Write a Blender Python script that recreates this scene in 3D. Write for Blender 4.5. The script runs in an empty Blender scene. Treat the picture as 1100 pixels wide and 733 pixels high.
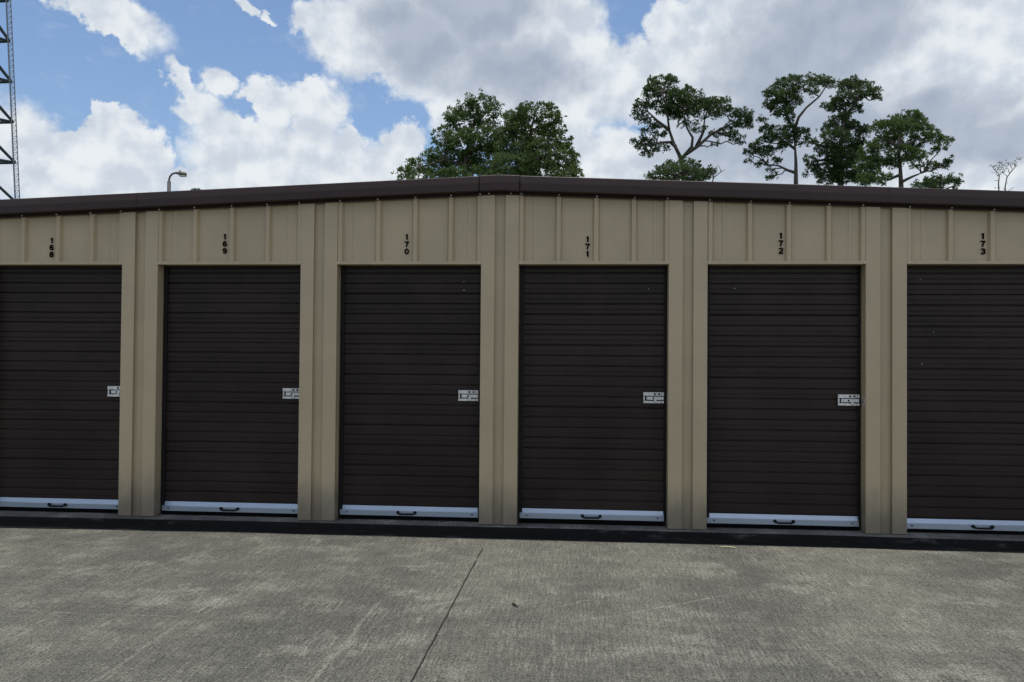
import bpy, bmesh, math, random
from mathutils import Vector, Matrix, noise as mnoise
import numpy as np

R = math.radians
scene = bpy.context.scene
col = scene.collection

# ------------------------------------------------------------------ camera
YAW, PITCH, ROLL = -0.0793, 0.0172, 0.0080
CAM = Vector((0.6429, -6.7911, 1.3768))
FPX = 900.0
fw = Vector((math.sin(YAW)*math.cos(PITCH), math.cos(YAW)*math.cos(PITCH), math.sin(PITCH)))
rt0 = Vector((math.cos(YAW), -math.sin(YAW), 0)); up0 = rt0.cross(fw)
rt = math.cos(ROLL)*rt0 + math.sin(ROLL)*up0
up = -math.sin(ROLL)*rt0 + math.cos(ROLL)*up0
cam_data = bpy.data.cameras.new('camera'); cam = bpy.data.objects.new('camera', cam_data); col.objects.link(cam)
m = Matrix((rt, up, -fw)).transposed().to_4x4(); m.translation = CAM
cam.matrix_world = m
cam_data.sensor_width = 36.0; cam_data.lens = 36.0*FPX/1100.0
cam_data.clip_start = 0.05; cam_data.clip_end = 5000
scene.camera = cam

def raydir(u, v):
    return fw*FPX + rt*(u-550.0) - up*(v-366.5)
def at(u, v, Y):
    """world point on the vertical plane at depth Y"""
    d = raydir(u, v); return CAM + d*((Y-CAM.y)/d.y)
def on_ground(u, v, z):
    d = raydir(u, v); return CAM + d*((z-CAM.z)/d.z)
def azel(u, v):
    d = raydir(u, v).normalized(); return math.atan2(d.x, d.y), math.asin(d.z)

# ------------------------------------------------------------------ sun and exposure
SUN_EL, SUN_AZ = 85.3, 14.0      # elevation; azimuth from +Y towards +X
sun_data = bpy.data.lights.new('sun', 'SUN'); sun_data.energy = 3.0; sun_data.angle = R(0.53)
sun_data.color = (1.0, 0.955, 0.88)
sun = bpy.data.objects.new('sun', sun_data); col.objects.link(sun)
sd = Vector((math.cos(R(SUN_EL))*math.sin(R(SUN_AZ)), math.cos(R(SUN_EL))*math.cos(R(SUN_AZ)), math.sin(R(SUN_EL))))
sun.rotation_euler = sd.to_track_quat('Z', 'Y').to_euler()
sun.location = (0, 10, 60)
scene.view_settings.view_transform = 'Standard'
scene.view_settings.look = 'None'
scene.view_settings.gamma = 1.0
scene.view_settings.use_curve_mapping = False
scene.view_settings.exposure = 0.0

# ------------------------------------------------------------------ world: sky + clouds by direction
world = bpy.data.worlds.new('World'); scene.world = world
world.use_nodes = True
wn = world.node_tree; wn.nodes.clear()
class NT:
    def __init__(s, nt): s.nt = nt
    def n(s, typ, ins=None, **kw):
        nd = s.nt.nodes.new(typ)
        for k, v in kw.items(): setattr(nd, k, v)
        if ins:
            for k, v in ins.items():
                sock = nd.inputs[k]
                if isinstance(v, bpy.types.NodeSocket): s.nt.links.new(v, sock)
                elif isinstance(v, bpy.types.Node): s.nt.links.new(v.outputs[0], sock)
                else: sock.default_value = v
        return nd
    def math(s, op, a, b=None, c=None, clamp=False):
        ins = {0: a}
        if b is not None: ins[1] = b
        if c is not None: ins[2] = c
        return s.n('ShaderNodeMath', ins, operation=op, use_clamp=clamp).outputs[0]
    def vmath(s, op, a, b=None):
        ins = {0: a}
        if b is not None: ins[1] = b
        nd = s.n('ShaderNodeVectorMath', ins, operation=op)
        return nd.outputs['Value'] if op in ('LENGTH', 'DOT_PRODUCT') else nd.outputs[0]
    def noise(s, vec, scale, detail=4, rough=0.55, out=0, **kw):
        nd = s.n('ShaderNodeTexNoise', {'Vector': vec, 'Scale': scale, 'Detail': detail, 'Roughness': rough}, **kw)
        return nd.outputs[out]
    def ramp(s, fac, stops, interp='LINEAR'):
        nd = s.n('ShaderNodeValToRGB', {'Fac': fac}); cr = nd.color_ramp; cr.interpolation = interp
        while len(cr.elements) < len(stops): cr.elements.new(0.5)
        for e, (p, c) in zip(cr.elements, stops):
            e.position = p; e.color = (c[0], c[1], c[2], 1) if hasattr(c, '__len__') else (c, c, c, 1)
        return nd.outputs[0]
    def mix(s, fac, a, b, blend='MIX'):
        nd = s.n('ShaderNodeMix', data_type='RGBA', blend_type=blend)
        for i, v in ((0, fac), (6, a), (7, b)):
            if isinstance(v, bpy.types.NodeSocket): s.nt.links.new(v, nd.inputs[i])
            else: nd.inputs[i].default_value = v if i == 0 else ((*v, 1) if len(v) == 3 else v)
        return nd.outputs[2]
    def smooth(s, v, a, b, c=0.0, d=1.0):
        nd = s.n('ShaderNodeMapRange', {'Value': v, 'From Min': a, 'From Max': b, 'To Min': c, 'To Max': d}, interpolation_type='SMOOTHSTEP')
        return nd.outputs[0]

W = NT(wn)
sky = W.n('ShaderNodeTexSky', sky_type='NISHITA', sun_disc=False, sun_elevation=R(SUN_EL), sun_rotation=R(SUN_AZ),
          altitude=0, air_density=1.0, dust_density=0.6, ozone_density=2.0)
tc = W.n('ShaderNodeTexCoord')
sep = W.n('ShaderNodeSeparateXYZ', {0: tc.outputs['Generated']})
az = W.math('ARCTAN2', sep.outputs[0], sep.outputs[1])
el = W.math('ARCSINE', sep.outputs[2])
S = 9.0      # sky units: one unit = 1/9 radian (about 100 photo pixels)
pv = W.n('ShaderNodeCombineXYZ', {0: W.math('MULTIPLY', az, S), 1: W.math('MULTIPLY', el, S), 2: 0.0}).outputs[0]
n1 = W.noise(pv, 1.5, 2, 0.5, out=1)
n2 = W.noise(pv, 5.0, 6, 0.60, out=1)
def off(nz, amp):
    a = W.vmath('SUBTRACT', nz, (0.5, 0.5, 0.5)); return W.vmath('MULTIPLY', a, (amp, amp, 0.0))
pd = W.vmath('ADD', W.vmath('ADD', pv, off(n1, 0.28)), off(n2, 0.40))
def blobs(lst, p):
    out = None
    for (x, y, rx, ry, rot) in lst:
        a, e = azel(x, y)
        mp = W.n('ShaderNodeMapping', {'Vector': p, 'Location': (a*S, e*S, 0), 'Rotation': (0, 0, -R(rot)),
                 'Scale': (rx/FPX*S, ry/FPX*S, 1.0)}, vector_type='TEXTURE')
        L = W.vmath('LENGTH', mp.outputs[0])
        out = L if out is None else W.math('SMOOTH_MIN', out, L, 0.12)
    return out
CL = [(104, 6, 62, 18, 20), (136, 28, 32, 18, 30), (158, 44, 10, 9, 0),
      (112, 118, 12, 13, 0), (128, 142, 28, 24, 0), (80, 156, 34, 20, 0), (150, 168, 28, 32, 0), (95, 190, 75, 34, 0), (22, 165, 40, 40, 0), (210, 196, 36, 14, 0),
      (197, 90, 8, 18, -25), (214, 116, 22, 18, 0), (235, 88, 14, 11, 0), (250, 146, 42, 24, 15), (278, 95, 20, 13, 0), (296, 112, 20, 22, 30),
      (336, 106, 26, 20, 0), (345, 125, 26, 26, 0), (290, 168, 82, 36, 0), (365, 188, 70, 20, 0), (372, 160, 22, 20, 0),
      (434, 154, 22, 20, 0), (420, 180, 36, 20, 0),
      (345, 25, 30, 22, 0), (390, 38, 55, 40, 0), (470, 40, 100, 60, 10), (540, 60, 100, 66, 10), (585, 25, 64, 50, 20), (640, 85, 55, 46, 0), (600, 150, 40, 46, 0), (500, 120, 40, 30, 0),
      (680, 90, 34, 40, 0), (650, 180, 60, 34, 0), (728, 42, 34, 36, 0), (760, 90, 70, 80, 0), (730, 175, 50, 34, 0),
      (880, 60, 150, 130, 0), (1040, 90, 170, 160, 0), (900, 170, 140, 50, 0), (775, -60, 50, 60, 0), (258, 4, 20, 5, 25), (290, 20, 9, 3, 30), (480, -40, 160, 40, 0), (1000, -120, 240, 140, 0),
      (1330, 120, 160, 120, 0), (-220, 120, 150, 60, 0), (-150, -30, 90, 40, 0)]
d = blobs(CL, pd)
nf = W.noise(pv, 11.0, 7, 0.62)
d2 = W.math('ADD', d, W.math('MULTIPLY', W.math('SUBTRACT', nf, 0.5), 0.30))
soft = W.smooth(W.noise(pv, 1.1, 2, 0.5), 0.38, 0.62, 0.13, 0.42)
near = W.smooth(d2, W.math('ADD', W.math('MULTIPLY', soft, 1.3), 0.98), W.math('SUBTRACT', 0.97, W.math('MULTIPLY', soft, 0.6)))
# the rest of the dome (behind and beside the camera): scattered cumulus
nb = W.noise(tc.outputs['Generated'], 3.1, 8, 0.6)
far = W.math('MULTIPLY', W.smooth(nb, 0.46, 0.58), W.smooth(sep.outputs[1], 0.72, 0.35))
wis = W.noise(W.vmath('MULTIPLY', pv, (1.0, 1.8, 1.0)), 2.2, 7, 0.7)
wisp = W.math('MULTIPLY', W.smooth(wis, 0.52, 0.80), 0.22)
dens = W.math('MAXIMUM', W.math('MAXIMUM', near, far), wisp, clamp=True)
# lumps lit from above: difference of one noise at two heights
na = W.noise(pv, 2.4, 6, 0.50)
nbk = W.noise(W.vmath('ADD', pv, (0.05, -0.15, 0.0)), 2.4, 6, 0.50)
lump = W.smooth(W.math('SUBTRACT', na, nbk), -0.17, 0.15)
GB = [(450, 45, 75, 42, 25), (550, 72, 90, 38, 15), (510, 10, 90, 40, 0), (850, 70, 90, 55, 0), (800, 130, 70, 35, 0), (960, 135, 120, 26, 0), (900, 20, 90, 60, 0), (1060, 150, 90, 22, 0), (850, 150, 150, 60, 0)]
g = blobs(GB, W.vmath('ADD', pv, off(n1, 0.5)))
grey = W.smooth(W.math('ADD', g, W.math('MULTIPLY', W.math('SUBTRACT', nf, 0.5), 0.35)), 1.35, 0.40)
SS = 1.0
white = W.mix(lump, (0.61, 0.67, 0.75), (0.84, 0.875, 0.90))
greyc = W.mix(lump, (0.365, 0.42, 0.52), (0.42, 0.475, 0.57))
cc = W.mix(W.math('MULTIPLY', grey, 0.92), white, greyc)
back_fill = W.smooth(sep.outputs[1], 0.45, -0.25, 10.0, 17.0)   # unseen clouds behind the camera, brightened to fill the shaded wall
cloudcol = W.vmath('MULTIPLY', cc, W.n('ShaderNodeCombineXYZ', {0: back_fill, 1: back_fill, 2: back_fill}).outputs[0])
skycol = W.vmath('MULTIPLY', sky.outputs[0], (1.22, 1.27, 1.32))
fin = W.mix(W.math('MULTIPLY', dens, 0.96), skycol, cloudcol)
bg = W.n('ShaderNodeBackground', {'Color': fin, 'Strength': 0.1})
W.n('ShaderNodeOutputWorld', {'Surface': bg.outputs[0]})

# ------------------------------------------------------------------ helpers
def tag(o, label=None, cat=None, group=None, kind=None):
    if label: o['label'] = label
    if cat: o['category'] = cat
    if group: o['group'] = group
    if kind: o['kind'] = kind
    return o
def empty(name, loc, label, cat, group=None):
    o = bpy.data.objects.new(name, None); col.objects.link(o); o.location = loc
    o.empty_display_size = 0.2
    return tag(o, label, cat, group)
class MB:
    def __init__(s): s.v = []; s.f = []; s.mi = []; s.c = 0
    def add(s, vs, fs, mi=0):
        b = len(s.v); s.v += [tuple(v) for v in vs]; s.f += [tuple(i+b for i in f) for f in fs]; s.mi += [mi]*len(fs)
    def box(s, x0, x1, y0, y1, z0, z1, mi=0):
        v = [(x, y, z) for z in (z0, z1) for y in (y0, y1) for x in (x0, x1)]
        s.add(v, [(0, 2, 3, 1), (4, 5, 7, 6), (0, 1, 5, 4), (1, 3, 7, 5), (3, 2, 6, 7), (2, 0, 4, 6)], mi)
    def prism_z(s, poly, z0, z1, mi=0):
        """poly in xy counter-clockwise; z0/z1 number or function(x)"""
        n = len(poly); g = lambda z, x: z(x) if callable(z) else z
        v = [(x, y, g(z0, x)) for x, y in poly]+[(x, y, g(z1, x)) for x, y in poly]
        s.add(v, [tuple(range(n))[::-1], tuple(range(n, 2*n))]+[(i, (i+1) % n, n+(i+1) % n, n+i) for i in range(n)], mi)
    def tube(s, pts, rad, seg=8, mi=0, cap=True):
        pts = [Vector(p) for p in pts]; n = len(pts)
        rads = rad if hasattr(rad, '__len__') else [rad]*n
        vs = []; prev = None
        for i, p in enumerate(pts):
            t = (pts[min(i+1, n-1)]-pts[max(i-1, 0)]).normalized()
            if prev is None:
                a = Vector((0, 0, 1)) if abs(t.z) < 0.9 else Vector((1, 0, 0)); u = t.cross(a).normalized()
            else:
                u = (prev-t*prev.dot(t)).normalized()
            prev = u; w = t.cross(u)
            for k in range(seg):
                an = 2*math.pi*k/seg; vs.append(p+(u*math.cos(an)+w*math.sin(an))*rads[i])
        fs = [(i*seg+k, i*seg+(k+1) % seg, (i+1)*seg+(k+1) % seg, (i+1)*seg+k) for i in range(n-1) for k in range(seg)]
        if cap: fs += [tuple(range(seg))[::-1], tuple(range((n-1)*seg, n*seg))]
        s.add(vs, fs, mi)
    def disc(s, c, r, depth, axis='Y', seg=12, mi=0):
        c = Vector(c); ax = Vector((0, 1, 0)) if axis == 'Y' else (Vector((1, 0, 0)) if axis == 'X' else Vector((0, 0, 1)))
        s.tube([c-ax*depth/2, c+ax*depth/2], r, seg, mi)
    def build(s, name, mats, parent=None, smooth=False, bevel=0.0, bseg=2):
        me = bpy.data.meshes.new(name); me.from_pydata(s.v, [], s.f); me.update()
        if not isinstance(mats, (list, tuple)): mats = [mats]
        for mt in mats: me.materials.append(mt)
        if len(mats) > 1: me.polygons.foreach_set('material_index', s.mi)
        if smooth: me.polygons.foreach_set('use_smooth', [True]*len(me.polygons))
        o = bpy.data.objects.new(name, me); col.objects.link(o)
        if parent: o.parent = parent
        if bevel:
            b = o.modifiers.new('bevel', 'BEVEL'); b.width = bevel; b.segments = bseg; b.limit_method = 'ANGLE'; b.angle_limit = R(30)
        return o
def mesh_at(o, loc):
    """move an object's mesh so its origin sits at loc (parents here stay at their own places)"""
    for v in o.data.vertices: v.co -= Vector(loc)
    o.location = loc
    return o
def copy_tree(o, parent=None, dx=0.0):
    c = o.copy(); col.objects.link(c)
    if parent: c.parent = parent
    for ch in list(o.children): copy_tree(ch, c)
    return c

# ------------------------------------------------------------------ materials
def mat(name):
    mt = bpy.data.materials.new(name); mt.use_nodes = True; nt = mt.node_tree; nt.nodes.clear()
    T = NT(nt); out = T.n('ShaderNodeOutputMaterial')
    return mt, T, out
def finish(T, out, bsdf): T.nt.links.new(bsdf.outputs[0], out.inputs['Surface'])
def principled(T, **k):
    ins = {}
    names = dict(color='Base Color', rough='Roughness', metal='Metallic', normal='Normal', spec='Specular IOR Level', sub='Subsurface Weight', coat='Coat Weight')
    for a, v in k.items():
        if a == 'color' and isinstance(v, tuple) and len(v) == 3: v = (*v, 1)
        ins[names[a]] = v
    return T.n('ShaderNodeBsdfPrincipled', ins)
def painted(name, c, rough=0.45, metal=0.0, vary=0.10, streak=0.10, grime_shade=None, spec=0.5, bump=0.02):
    mt, T, out = mat(name)
    g = T.n('ShaderNodeNewGeometry').outputs['Position']
    a = T.noise(g, 1.7, 5, 0.6)
    b = T.noise(T.vmath('MULTIPLY', g, (22.0, 22.0, 0.9)), 1.0, 4, 0.6)
    f = T.noise(g, 60.0, 3, 0.6)
    k = T.math('ADD', T.smooth(a, 0.3, 0.7, 1-vary, 1+vary), T.math('MULTIPLY', T.math('SUBTRACT', b, 0.5), streak*2))
    k = T.math('ADD', k, T.math('MULTIPLY', T.math('SUBTRACT', f, 0.5), 0.08))
    cc = T.vmath('MULTIPLY', T.n('ShaderNodeCombineXYZ', {0: k, 1: k, 2: k}).outputs[0], c)
    if grime_shade:
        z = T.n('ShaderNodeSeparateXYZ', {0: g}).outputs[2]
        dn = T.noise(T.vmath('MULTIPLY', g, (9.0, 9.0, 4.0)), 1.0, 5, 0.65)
        fac = T.math('MULTIPLY', T.smooth(T.math('SUBTRACT', z, T.math('MULTIPLY', dn, 0.35)), 0.26, -0.16), 0.75)  # splash grime, raised to carry painted shade at the pillar feet too
        cc = T.mix(fac, cc, grime_shade)
    bp = T.n('ShaderNodeBump', {'Strength': 0.25, 'Distance': bump, 'Height': T.noise(T.vmath('MULTIPLY', g, (1.0, 1.0, 0.4)), 3.0, 3, 0.5)})
    rr = T.math('ADD', rough, T.math('MULTIPLY', T.math('SUBTRACT', f, 0.5), 0.25))
    finish(T, out, principled(T, color=cc, rough=rr, metal=metal, normal=bp.outputs[0], spec=spec))
    return mt
M = {}
M['beige'] = painted('beige painted steel', (0.385, 0.302, 0.188), 0.40, grime_shade=(0.10, 0.09, 0.075), streak=0.035, vary=0.06)
M['brown'] = painted('brown painted steel', (0.033, 0.0175, 0.0155), 0.5, streak=0.12, spec=0.28)
M['door'] = painted('brown roll-up curtain', (0.0205, 0.0125, 0.0108), 0.42, vary=0.25, streak=0.15, spec=0.20, bump=0.004)
M['galv'] = painted('galvanised steel', (0.56, 0.545, 0.53), 0.45, metal=0.35, vary=0.15, streak=0.5)
M['alu'] = painted('mill aluminium', (0.33, 0.38, 0.46), 0.42, metal=0.8, vary=0.04, streak=0.04)
M['black'] = painted('black plastic', (0.004, 0.004, 0.004), 0.6, spec=0.2)
M['rubber'] = painted('black rubber seal', (0.003, 0.003, 0.003), 0.9, spec=0.05)
M['vinyl'] = painted('black vinyl numerals', (0.002, 0.002, 0.002), 0.8, spec=0.05)
M['steeldark'] = painted('weathered tower steel', (0.045, 0.055, 0.065), 0.6, metal=0.2)
M['towerleg'] = painted('grey galvanised tower leg', (0.20, 0.21, 0.24), 0.55, metal=0.3)
M['lamphead'] = painted('grey lamp housing', (0.13, 0.12, 0.09), 0.6)
M['polemetal'] = painted('grey lamp pole', (0.035, 0.035, 0.04), 0.6)
M['interior'] = painted('dark steel interior', (0.03, 0.03, 0.03), 0.8)
M['guide'] = painted('dark door guide', (0.008, 0.007, 0.007), 0.6, spec=0.2)

def concrete(name, base, dark, light, stain_edge=False):
    mt, T, out = mat(name)
    g = T.n('ShaderNodeNewGeometry').outputs['Position']
    big = T.noise(g, 0.55, 5, 0.6)
    mid = T.noise(T.vmath('MULTIPLY', g, (1.0, 1.2, 1.0)), 2.6, 8, 0.70)
    broom = T.noise(T.vmath('MULTIPLY', g, (85.0, 5.0, 1.0)), 1.0, 3, 0.6)
    broomx = T.noise(T.vmath('MULTIPLY', g, (4.0, 70.0, 1.0)), 1.0, 3, 0.6)
    tyre = T.noise(T.vmath('MULTIPLY', g, (0.35, 9.0, 1.0)), 1.0, 4, 0.55)
    grit = T.noise(g, 95.0, 3, 0.7)
    grit2 = T.n('ShaderNodeTexVoronoi', {'Vector': g, 'Scale': 75.0}).outputs['Distance']
    k = T.math('ADD', T.math('MULTIPLY', big, 0.9), T.math('MULTIPLY', mid, 0.8))
    k = T.math('ADD', k, T.math('MULTIPLY', tyre, 0.28))
    lane = T.noise(T.vmath('MULTIPLY', g, (1.3, 0.22, 1.0)), 1.0, 4, 0.6)
    k = T.math('ADD', k, T.math('MULTIPLY', T.math('SUBTRACT', lane, 0.5), 0.75))
    c = T.mix(T.smooth(k, 0.76, 1.38), dark, base)
    c = T.mix(T.math('MULTIPLY', T.smooth(T.math('ADD', mid, T.math('MULTIPLY', broom, 0.35)), 0.66, 0.92), 0.45), c, light)
    v = T.math('ADD', T.smooth(broom, 0.25, 0.75, 0.78, 1.22), T.math('MULTIPLY', T.math('SUBTRACT', broomx, 0.5), 0.40))
    v = T.math('MINIMUM', T.math('MAXIMUM', T.math('ADD', v, T.math('MULTIPLY', T.math('SUBTRACT', grit, 0.5), 3.6)), 0.3), 1.8)
    vmod = v
    # pale worn patches and chips where the surface has scaled off
    pn = T.noise(T.vmath('MULTIPLY', g, (1.0, 1.3, 1.0)), 1.15, 8, 0.76)
    patch = T.smooth(pn, 0.60, 0.70)
    chip = T.smooth(T.noise(T.vmath('MULTIPLY', g, (1.0, 1.6, 1.0)), 17.0, 4, 0.7), 0.66, 0.74)
    speck = T.smooth(grit2, 0.26, 0.12)
    spn = T.smooth(T.noise(g, 9.0, 3, 0.6), 0.45, 0.7)
    c = T.mix(T.math('MULTIPLY', patch, 0.35), c, light)
    c = T.mix(T.math('MULTIPLY', chip, 0.45), c, light)
    # thin pale scrape lines across the slab
    def line(x0, y0, ang, w, n0):
        gx = T.n('ShaderNodeMapping', {'Vector': g, 'Location': (x0, y0, 0), 'Rotation': (0, 0, ang), 'Scale': (1, 1, 1)}, vector_type='TEXTURE').outputs[0]
        sx = T.n('ShaderNodeSeparateXYZ', {0: gx})
        wob = T.math('MULTIPLY', T.math('SUBTRACT', T.noise(g, n0, 3, 0.6), 0.5), 0.09)
        a = T.math('ABSOLUTE', T.math('ADD', sx.outputs[1], wob))
        return T.math('MULTIPLY', T.smooth(a, w, w*0.3), T.smooth(T.noise(g, 6.0, 4, 0.7), 0.38, 0.62))
    if stain_edge:
        for (u0, v0, u1, v1, w) in ((333, 733, 415, 640, 0.016), (100, 733, 300, 600, 0.014), (620, 668, 800, 636, 0.014), (590, 733, 600, 670, 0.012), (0, 655, 260, 665, 0.008), (560, 660, 700, 630, 0.012), (440, 655, 520, 640, 0.02)):
            p, q = on_ground(u0, v0, -0.05), on_ground(u1, v1, -0.05)
            an = math.atan2(q.y-p.y, q.x-p.x)
            L = (q-p).length
            gx = T.n('ShaderNodeMapping', {'Vector': g, 'Location': (p.x, p.y, 0), 'Rotation': (0, 0, an), 'Scale': (1, 1, 1)}, vector_type='TEXTURE').outputs[0]
            sx = T.n('ShaderNodeSeparateXYZ', {0: gx})
            wob = T.math('MULTIPLY', T.math('SUBTRACT', T.noise(g, 1.3, 3, 0.6), 0.5), 0.10)
            a = T.math('ABSOLUTE', T.math('ADD', sx.outputs[1], wob))
            ends = T.math('MULTIPLY', T.smooth(sx.outputs[0], -0.1, 0.15), T.smooth(sx.outputs[0], L+0.1, L-0.2))
            fac = T.math('MULTIPLY', T.math('MULTIPLY', T.smooth(a, w, w*0.3), T.smooth(T.noise(g, 8.0, 4, 0.7), 0.35, 0.60)), T.math('MULTIPLY', ends, 0.5))
            c = T.mix(fac, c, light)
        for (u, v, ru, rv) in ((225, 648, .20, .16), (190, 634, .22, .10), (345, 582, .07, .10), (443, 609, .08, .09), (432, 636, .09, .08), (755, 607, .16, .10), (920, 627, .13, .09), (850, 632, .2, .1), (745, 690, .17, .09), (1040, 725, .15, .12), (315, 700, .10, .08), (1050, 648, .2, .08), (735, 700, .2, .03), (740, 684, .2, .03)):
            p = on_ground(u, v, -0.05)
            gx = T.n('ShaderNodeMapping', {'Vector': T.vmath('ADD', g, T.vmath('MULTIPLY', T.vmath('SUBTRACT', T.noise(g, 7.0, 5, 0.7, out=1), (0.5, 0.5, 0.5)), (0.55, 0.55, 0.0))), 'Location': (p.x, p.y, -0.05), 'Scale': (ru, rv, 1)}, vector_type='TEXTURE').outputs[0]
            L = T.vmath('LENGTH', gx)
            c = T.mix(T.math('MULTIPLY', T.smooth(L, 1.1, 0.35), 0.42), c, light)
    c = T.vmath('MULTIPLY', c, T.n('ShaderNodeCombineXYZ', {0: vmod, 1: vmod, 2: vmod}).outputs[0])
    c = T.mix(T.math('MULTIPLY', T.math('MULTIPLY', speck, spn), 0.95), c, (0.46, 0.445, 0.38))
    dk = T.smooth(T.n('ShaderNodeTexVoronoi', {'Vector': g, 'Scale': 48.0}).outputs['Distance'], 0.10, 0.05)
    c = T.mix(T.math('MULTIPLY', dk, 0.6), c, (0.035, 0.034, 0.03))
    h = T.math('ADD', T.math('MULTIPLY', grit, 0.6), T.math('MULTIPLY', broom, 0.5))
    bp = T.n('ShaderNodeBump', {'Strength': 0.8, 'Distance': 0.008, 'Height': h})
    finish(T, out, principled(T, color=c, rough=0.88, normal=bp.outputs[0], spec=0.3))
    return mt
M['yard'] = concrete('weathered yard concrete', (0.166, 0.156, 0.122), (0.092, 0.088, 0.074), (0.262, 0.249, 0.202), True)
M['slab'] = concrete('dusty slab concrete', (0.17, 0.163, 0.15), (0.07, 0.068, 0.063), (0.30, 0.288, 0.26))
def simple_noise(name, c1, c2, sc, rough=0.85, spec=0.3):
    mt, T, out = mat(name)
    g = T.n('ShaderNodeNewGeometry').outputs['Position']
    nz = T.noise(g, sc, 6, 0.65)
    bp = T.n('ShaderNodeBump', {'Strength': 0.5, 'Distance': 0.01, 'Height': nz})
    finish(T, out, principled(T, color=T.mix(T.smooth(nz, 0.35, 0.65), c1, c2), rough=rough, spec=spec, normal=bp.outputs[0]))
    return mt
mt, T, out = mat('near-black slab edge'); g = T.n('ShaderNodeNewGeometry').outputs['Position']
c = T.mix(T.noise(g, 7.0, 5, 0.6), (0.004, 0.0045, 0.005), (0.012, 0.0125, 0.013))  # near-black base tone, paler patches and flecks mixed in below
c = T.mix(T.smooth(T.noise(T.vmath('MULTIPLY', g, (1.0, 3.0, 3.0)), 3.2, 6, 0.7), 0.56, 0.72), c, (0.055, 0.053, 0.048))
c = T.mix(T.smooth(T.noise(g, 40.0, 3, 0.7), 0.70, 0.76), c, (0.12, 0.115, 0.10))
finish(T, out, principled(T, color=c, rough=0.88, spec=0.1)); M['slabfoot'] = mt
M['sealant'] = simple_noise('joint sealant', (0.010, 0.010, 0.010), (0.022, 0.021, 0.019), 14.0)
M['grass'] = simple_noise('mown grass', (0.035, 0.06, 0.018), (0.07, 0.10, 0.03), 2.0)
M['bark'] = simple_noise('pine bark', (0.045, 0.036, 0.030), (0.10, 0.082, 0.07), 9.0)
M['bark2'] = simple_noise('grey twig bark', (0.06, 0.055, 0.05), (0.10, 0.09, 0.08), 9.0)
M['drystick'] = simple_noise('dry straw', (0.30, 0.27, 0.15), (0.42, 0.38, 0.24), 30.0)
M['deadleaf'] = simple_noise('dead dark leaf', (0.018, 0.015, 0.010), (0.03, 0.024, 0.016), 40.0)
def foliage(name, c1, c2):
    mt, T, out = mat(name)
    g = T.n('ShaderNodeNewGeometry').outputs['Position']
    nz = T.noise(g, 0.9, 4, 0.6); nf_ = T.noise(g, 5.0, 2, 0.6)
    k = T.smooth(T.math('ADD', T.math('MULTIPLY', nz, 0.6), T.math('MULTIPLY', nf_, 0.4)), 0.36, 0.64)
    c = T.mix(k, c1, c2)
    p = principled(T, color=c, rough=0.55, spec=0.35)
    tr = T.n('ShaderNodeBsdfTranslucent', {'Color': T.mix(0.5, c, (0.13, 0.17, 0.04))})
    mx = T.n('ShaderNodeMixShader', {0: 0.28, 1: p.outputs[0], 2: tr.outputs[0]})
    finish(T, out, mx); return mt
M['needles'] = foliage('pine needles', (0.046, 0.088, 0.024), (0.115, 0.175, 0.045))
M['needles_dark'] = foliage('dark pine needles', (0.030, 0.060, 0.022), (0.078, 0.120, 0.038))
M['needles_warm'] = foliage('yellowish pine needles', (0.050, 0.086, 0.024), (0.118, 0.165, 0.044))

# ------------------------------------------------------------------ ground
GZ = -0.05
def sheet(name, x0, x1, y0, y1, z, mt, nx=1, ny=1):
    b = MB()
    for i in range(nx):
        for j in range(ny):
            xa, xb = x0+(x1-x0)*i/nx, x0+(x1-x0)*(i+1)/nx; ya, yb = y0+(y1-y0)*j/ny, y0+(y1-y0)*(j+1)/ny
            b.add([(xa, ya, z), (xb, ya, z), (xb, yb, z), (xa, yb, z)], [(0, 1, 2, 3)])
    o = b.build(name, mt); tag(o, kind='structure'); return o
sheet('ground', -1500, 1500, -1500, 1500, GZ-0.03, M['grass'])
sheet('concrete_yard', -22, 22, -26, 31, GZ, M['yard'])
# near-black strip along the foot of the slab
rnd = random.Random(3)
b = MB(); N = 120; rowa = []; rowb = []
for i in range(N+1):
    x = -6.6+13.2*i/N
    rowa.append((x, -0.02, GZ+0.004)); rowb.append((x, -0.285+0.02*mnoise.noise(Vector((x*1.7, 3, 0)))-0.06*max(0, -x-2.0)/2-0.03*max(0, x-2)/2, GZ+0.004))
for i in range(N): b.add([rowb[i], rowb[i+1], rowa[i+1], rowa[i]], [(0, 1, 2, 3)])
tag(b.build('gutter_strip', M['slabfoot']), kind='structure')
# joints between the yard slabs
b = MB()
def joint(xa, xb, ya, yb, zz=GZ+0.004, w=0.0052):
    n = 160
    for i in range(n):
        t0, t1 = i/n, (i+1)/n
        def P(t, s):
            x = xa+(xb-xa)*t+0.004*mnoise.noise(Vector((t*60, xa, 0))); y = ya+(yb-ya)*t
            ww = w*(0.75+0.55*mnoise.noise(Vector((t*170, 5, xa)))); return (x+s*ww*0.9, y, zz)
        if rnd.random() < 0.03 and i > 4: continue
        b.add([P(t0, -1), P(t0, 1), P(t1, 1), P(t1, -1)], [(0, 1, 2, 3)])
j0, j1 = on_ground(518, 590, GZ), on_ground(442, 733, GZ)
sl = (j1.x-j0.x)/(j1.y-j0.y)
joint(j0.x+0.05*sl, j1.x+(-9-j1.y)*sl, j0.y+0.02, -9.0)
for dx in (-4.7, 4.7): joint(j0.x+dx, j1.x+dx+(-9-j1.y)*sl, -0.4, -9.0)
tag(b.build('pavement_joints', M['sealant']), kind='structure')

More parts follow.
